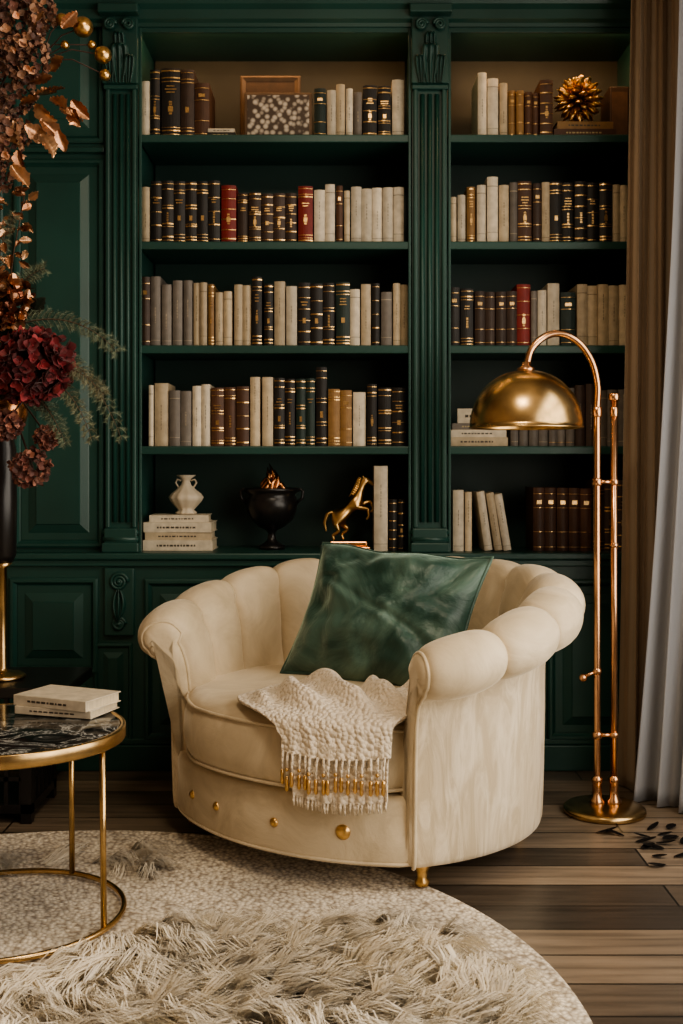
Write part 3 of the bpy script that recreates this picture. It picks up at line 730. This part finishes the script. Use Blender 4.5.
# ------------------------------------------------------------------ side table and vase
sd=MB()
sd.box(-1.25,-.765,3.13,3.47,.360,.390,ch=.004)
for x in(-1.22,-.90):
    for y in(3.17,3.42): sd.box(x,x+.03,y,y+.03,0.002,.36)
sd.box(-1.22,-.87,3.17,3.45,.03,.055)
for k in range(8):
    x=-1.2+k*.042
    sd.box(x,x+.012,3.172,3.184,.055,.36)
for z in(.12,.19,.26,.32): sd.box(-1.20,-.88,3.172,3.182,z,z+.012)
for k in range(5):
    y=3.21+k*.045
    sd.box(-.882,-.872,y,y+.012,.055,.36)
for z in(.12,.19,.26,.32): sd.box(-.882,-.874,3.19,3.43,z,z+.012)
sd.build('black_side_table',[M_black])
VX,VY=-.985,3.28; 
vs_=MB()
def vz_(p): return 1-(p-468)*3.28/1130
vs_.lathe([(.0005,.391),(.066,.391),(.068,.396),(.06,.404),(.022,.410),(.014,.42),(.014,vz_(568)),(.03,vz_(563)),(.0005,vz_(562))],(VX,VY,0),32,0)
vs_.lathe([(.0005,vz_(562)),(.030,vz_(562)),(.040,vz_(555)),(.042,vz_(500)),(.040,vz_(450)),(.034,vz_(440)),(.036,vz_(434))],(VX,VY,0),32,1)
vs_.lathe([(.036,vz_(436)),(.060,vz_(430)),(.074,vz_(415)),(.072,vz_(402)),(.066,vz_(400)),(.050,vz_(410)),(.0005,vz_(412))],(VX,VY,0),32,2)
vs_.build('black_gold_pedestal_vase',[M_brass,M_black,M_copper])
# ------------------------------------------------------------------ floral arrangement
D3=3.12
def fp(px,py,d=D3): return Vector(((px-341.5)*d/1130,d,1-(py-468)*d/1130))
fl_=MB()
def petal(mb,o,dirv,up_,L_,W_,cup,m,col,nu=4,nv=4):
    d=dirv.normalized(); s_=d.cross(up_); s_=s_.normalized() if s_.length>1e-4 else d.orthogonal().normalized(); n=s_.cross(d)
    def fn(u,v):
        s=u*2-1; w=W_*math.sin(pi*min(.98,.08+v*.86))**.8
        return o+d*(L_*v)+s_*(s*w)+n*(cup*v*v*L_+.25*w*s*s)
    mb.grid(fn,nu,nv,m,col)
def floretball(c,R,n,ps,cols,m,sc=(1,1,1),rnd=.15):
    for i in range(n):
        zz=1-2*(i+.5)/n; a=i*2.39996+random.uniform(-.3,.3); r=math.sqrt(1-zz*zz); d=Vector((r*math.cos(a),r*math.sin(a),zz))
        p=c+Vector((d.x*sc[0],d.y*sc[1],d.z*sc[2]))*R*random.uniform(1-rnd*1.3,1+rnd); col=random.choice(cols); j=random.uniform(.5,1.5); col=tuple(q*j for q in col)
        d=(d+Vector((random.uniform(-.4,.4),random.uniform(-.4,.4),random.uniform(-.4,.4)))).normalized()
        t=d.orthogonal().normalized(); b=d.cross(t); a0=random.random()*6; k_=random.uniform(.7,1.25)
        for k in range(4):
            a=a0+k*pi/2; dd=(t*math.cos(a)+b*math.sin(a))+d*random.uniform(.1,.9)
            petal(fl_,p,dd,d,ps*k_,ps*.5*k_,random.uniform(0,.6),m,col,3,3)
        fl_.sphere(p+d*.002,ps*.13,m,tuple(q*1.6 for q in col),n=4)
def leafy(c,d,L_,col,m):
    d=Vector(d).normalized()
    up_=Vector((random.uniform(-.5,.5),-1,random.uniform(-.5,.7))).normalized()
    W=L_*.30; s_=d.cross(up_).normalized(); n=s_.cross(d); cp=random.uniform(-.5,.5); fo=random.uniform(.3,1.0); tw=random.uniform(-.8,.8)
    def fn(u,v):
        s=u*2-1; w=W*math.sin(pi*min(.985,.04+v*.94))**.85*(1+.10*math.sin(v*22))
        si=s_*math.cos(tw*v)+n*math.sin(tw*v); nn=n*math.cos(tw*v)-s_*math.sin(tw*v)
        return c+d*(L_*v)+si*(s*w)+nn*(cp*v*v*L_+fo*w*abs(s)+.004*math.cos(v*40)*abs(s))
    fl_.grid(fn,6,14,m,col)
COP=[(.50,.27,.16),(.36,.18,.10),(.58,.36,.22)]; BUR=[(.16,.075,.05),(.22,.11,.07),(.11,.045,.032),(.30,.17,.11)]
for (x,y,r,dd) in ((-25,40,.10,.0),(12,25,.085,-.05),(0,85,.085,.02),(-30,120,.10,.03),(3,135,.06,-.03),(-5,175,.042,0),(36,8,.05,.0),(-40,-10,.12,.05),(25,58,.055,-.06)):
    floretball(fp(x,y,D3+dd),r,int(230*(r/.085)**2),.014,BUR+COP[:1],0)
for (x,y,dx,dz) in ((22,100,1,-.5),(45,90,1,-.3),(40,120,.8,-.6),(60,108,1,-.7),(68,108,.8,-1),(58,130,.3,-1),(72,100,.9,-1),(30,82,1,.2),(62,28,.7,.8),(18,150,.2,-1),(42,135,.6,-.8),(30,30,1,.6),(50,70,1,.3),(35,105,.7,-.9),(15,120,.5,-1),(25,125,.9,-.6),(52,98,.7,-.9),(12,165,.6,-1),(34,95,1,-.1)):
    leafy(fp(x,y,D3-.05),(dx,random.uniform(-.4,.3),dz),random.uniform(.055,.078),random.choice(COP),1)
for (x,y,r) in ((83,27,.028),(62,20,.018),(103,55,.024),(92,45,.012),(105,75,.016),(65,45,.012)):
    fl_.sphere(fp(x,y,D3-.02),r,2,n=12); fl_.tube([fp(40,60),fp((x+40)/2,(y+60)/2-8),fp(x,y,D3-.02)],.0018,5,0,(.07,.03,.02))
for k in range(34):
    x=random.uniform(-2,32); y=random.uniform(185,300); leafy(fp(x,y,D3-.02),(random.uniform(-1,1),-.3,random.uniform(-1,.6)),random.uniform(.020,.042),random.choice(COP),1)
fl_.tube([fp(18,150),fp(24,200),fp(14,250),fp(8,300)],.0018,5,0,(.09,.04,.02))
floretball(fp(2,305,D3-.03),.060,120,.026,[(.34,.17,.10),(.44,.25,.15),(.22,.09,.06)],1,rnd=.25)
floretball(fp(32,366,D3-.08),.078,330,.024,[(.15,.012,.018),(.09,.007,.011),(.22,.020,.026)],0,sc=(1.12,.8,.98),rnd=.2)
for (x,y,r) in((30,468,.042),(47,437,.020),(6,425,.03)): floretball(fp(x,y,D3-.05),r,90,.015,[(.20,.07,.05),(.28,.12,.08),(.12,.04,.03)],0)
for k in range(16):
    a=k*.7; leafy(fp(12+random.uniform(-14,20),325+random.uniform(-20,80),D3),(math.cos(a),-.3,math.sin(a)),.07,(.02,.035,.02),0)
def fir(p0,p1,p2,nn,nl,col):
    pts=[]
    for k in range(14):
        t=k/13; pts.append(p0*(1-t)**2+p1*2*t*(1-t)+p2*t*t)
    fl_.tube(pts,[.0030*(1-k/17) for k in range(14)],5,0,(.09,.06,.035))
    for k in range(nn):
        t=(k+.5)/nn; p=p0*(1-t)**2+p1*2*t*(1-t)+p2*t*t; d=((p1-p0)*(1-t)+(p2-p1)*t).normalized()
        sd_=d.cross(Vector((0,-1,0))).normalized()
        l=nl*(1-.55*t)*random.uniform(.7,1.15)
        for sg in(-1,1):
            dr=(d*random.uniform(.6,1.1)+sd_*sg+Vector((0,random.uniform(-.5,.5),0))).normalized()
            q=p+dr*l; fl_.tube([p,(p+q)/2+Vector((0,0,.002)),q+Vector((0,0,-.006))],[.0014,.0012,.0005],3,0,col)
            m=9
            for i in range(1,m):
                b=p+(q-p)*(i/m)
                for s2 in(-1,1):
                    nd=(dr*.8+dr.cross(Vector((0,-1,0)))*s2+Vector((0,random.uniform(-.5,.5),0))).normalized()*.013
                    w=Vector((0,0,.0012)); j=random.uniform(.5,1.4)
                    fl_.add([b-w,b+w,b+nd],[(0,1,2)],0,False,tuple(x*j for x in col))
GR=(.12,.15,.095)
fir(fp(5,330),fp(70,300,D3-.08),fp(118,352,D3-.1),22,.05,GR)
fir(fp(15,350),fp(80,330,D3-.05),fp(122,440,D3-.08),26,.055,GR)
fir(fp(20,370),fp(70,370,D3-.10),fp(92,440,D3-.12),20,.05,(.15,.16,.095))
fir(fp(15,380),fp(50,400,D3-.05),fp(66,445,D3-.08),18,.045,GR)
fir(fp(15,370),fp(70,350,D3-.12),fp(104,395,D3-.14),20,.045,(.15,.15,.09))
fir(fp(0,330),fp(10,280),fp(45,268,D3-.05),20,.045,GR)
fir(fp(0,330),fp(-10,250),fp(15,215,D3-.05),18,.04,(.12,.13,.08))
base=Vector((VX,VY,1.17))
for tgt in (fp(4,308),fp(30,366,D3-.05),fp(10,340),fp(33,468,D3-.03),fp(48,437,D3-.03),fp(5,330),fp(15,375)):
    mid=(base+tgt)/2+Vector((0,-.02,.06)); fl_.tube([base-Vector((0,0,.05)),mid,tgt],.003,6,0,(.05,.03,.02))
for tgt in (fp(-25,40),fp(12,60),fp(-5,150),fp(-35,100)):
    m1=base+Vector((-.03,0,.35)); m2=Vector((-1.06,3.16,1.75)); pts=cat([tuple(base-Vector((0,0,.05))),tuple(m1),tuple(m2),tuple(tgt)],8)
    fl_.tube(pts,.0035,6,0,(.06,.03,.02))
fl_.build('dried_floral_arrangement',[M_attr,M_attrm,M_gold],recalc=False)

# ------------------------------------------------------------------ curtains
def curtain(name,top,bot,nf,amp,m,ztop=2.68,zbot=.004,seed=0,th_=.004,flare=1):
    mb=MB()
    def fn(u,v):
        w=v; wb=(1-w)**flare; w=1-wb; tw=1-v
        x0=bot[0][0]*(1-w)+top[0][0]*w; y0=bot[0][1]*(1-w)+top[0][1]*w; x1=bot[1][0]*(1-w)+top[1][0]*w; y1=bot[1][1]*(1-w)+top[1][1]*w
        dx,dy=x1-x0,y1-y0; l=math.hypot(dx,dy); nx,ny=-dy/l,dx/l
        uu=u+.02*noise.noise(Vector((u*4,v*2,seed)))
        a=amp*(.7+.5*tw)*math.sin(uu*2*pi*nf+seed)+amp*.4*math.sin(uu*2*pi*nf*2.3+seed*2+v*2)+amp*.5*noise.noise(Vector((u*5,v*3,seed+5)))
        return (x0+dx*uu+nx*a,y0+dy*uu+ny*a,zbot+(ztop-zbot)*v)
    mb.grid(fn,160,60)
    o=mb.build(name,[m],recalc=False); md=o.modifiers.new('thick','SOLIDIFY'); md.thickness=th_; return o
curtain('brown_velvet_drape',((.915,3.56),(1.12,3.50)),((.865,3.52),(1.12,3.50)),4,.030,M_drape,seed=1)
curtain('sheer_curtain',((1.02,3.38),(1.20,3.10)),((.885,3.42),(1.20,3.06)),6,.028,M_sheer,seed=2.5,flare=2.0)
rd=MB(); rd.tube([(1.12,-1.5,2.705),(1.12,3.56,2.705)],.012,14); rd.sphere((1.12,3.57,2.705),.022)
for y in(-1.4,1.1,3.0): rd.tube([(1.12,y,2.705),(XR-.001,y,2.705)],.008,10)
rd.build('curtain_rod',[M_brass])
# ------------------------------------------------------------------ scattered petals on floor
pt=MB()
for (px,py) in((596,834),(612,832),(624,837),(648,831),(658,836),(668,830),(678,837),(642,850),(652,857),(664,850),(674,858),(636,843),(666,866),(682,845),(656,844),(650,838)):
    d=1130/(py-468); x=(px-341.5)*d/1130; a=random.uniform(-.9,.9)+random.choice((0,pi))
    petal(pt,Vector((x,d,.003)),Vector((math.cos(a),math.sin(a),0)),Vector((0,0,1)),random.uniform(.035,.065),random.uniform(.008,.014),random.uniform(.05,.25),0,(1,1,1),4,6)
pt.build('fallen_petals',[M_ribbon],recalc=False)

# ------------------------------------------------------------------ lights
def area(name,loc,rot,sx_,sy_,power,col):
    l=bpy.data.lights.new(name,'AREA'); l.shape='RECTANGLE'; l.size=sx_; l.size_y=sy_; l.energy=power; l.color=col
    o=bpy.data.objects.new(name,l); S.collection.objects.link(o); o.location=loc; o.rotation_euler=rot; return o
area('window_daylight',(XR+.35,.9,1.45),(0,math.radians(90),0),2.2,4.2,112,(1,.88,.71))
area('added_overhead_fill',(.05,1.7,2.68),(0,0,0),.5,.5,22,(1,.82,.60))  # added fill from above to brighten rug and chair, no real fixture
area('led_light_left',((leftbay[0]+leftbay[1])/2,YF+.026,zt-.004),(math.radians(30),0,0),.86,.014,1.6,(1,.60,.30))
area('led_light_right',((rightbay[0]+rightbay[1])/2,YF+.026,zt-.004),(math.radians(30),0,0),.56,.014,1.4,(1,.60,.30))
wd=bpy.data.worlds.new('world'); S.world=wd; wd.use_nodes=True; wd.node_tree.nodes['Background'].inputs[0].default_value=(.8,.85,1,1); wd.node_tree.nodes['Background'].inputs[1].default_value=.5
try: S.view_settings.look='AgX - Medium High Contrast'
except Exception as e: print(e)
# ------------------------------------------------------------------ camera
cd=bpy.data.cameras.new('camera'); cam=bpy.data.objects.new('camera',cd); S.collection.objects.link(cam)
cam.location=(0,0,1); cam.rotation_euler=(math.radians(90),0,0)
cd.sensor_fit='VERTICAL'; cd.sensor_height=36; cd.lens=36*1130/1024; cd.shift_y=-44/1024; cd.clip_start=.05
cd.dof.use_dof=True; cd.dof.focus_distance=2.85; cd.dof.aperture_fstop=6
S.camera=cam
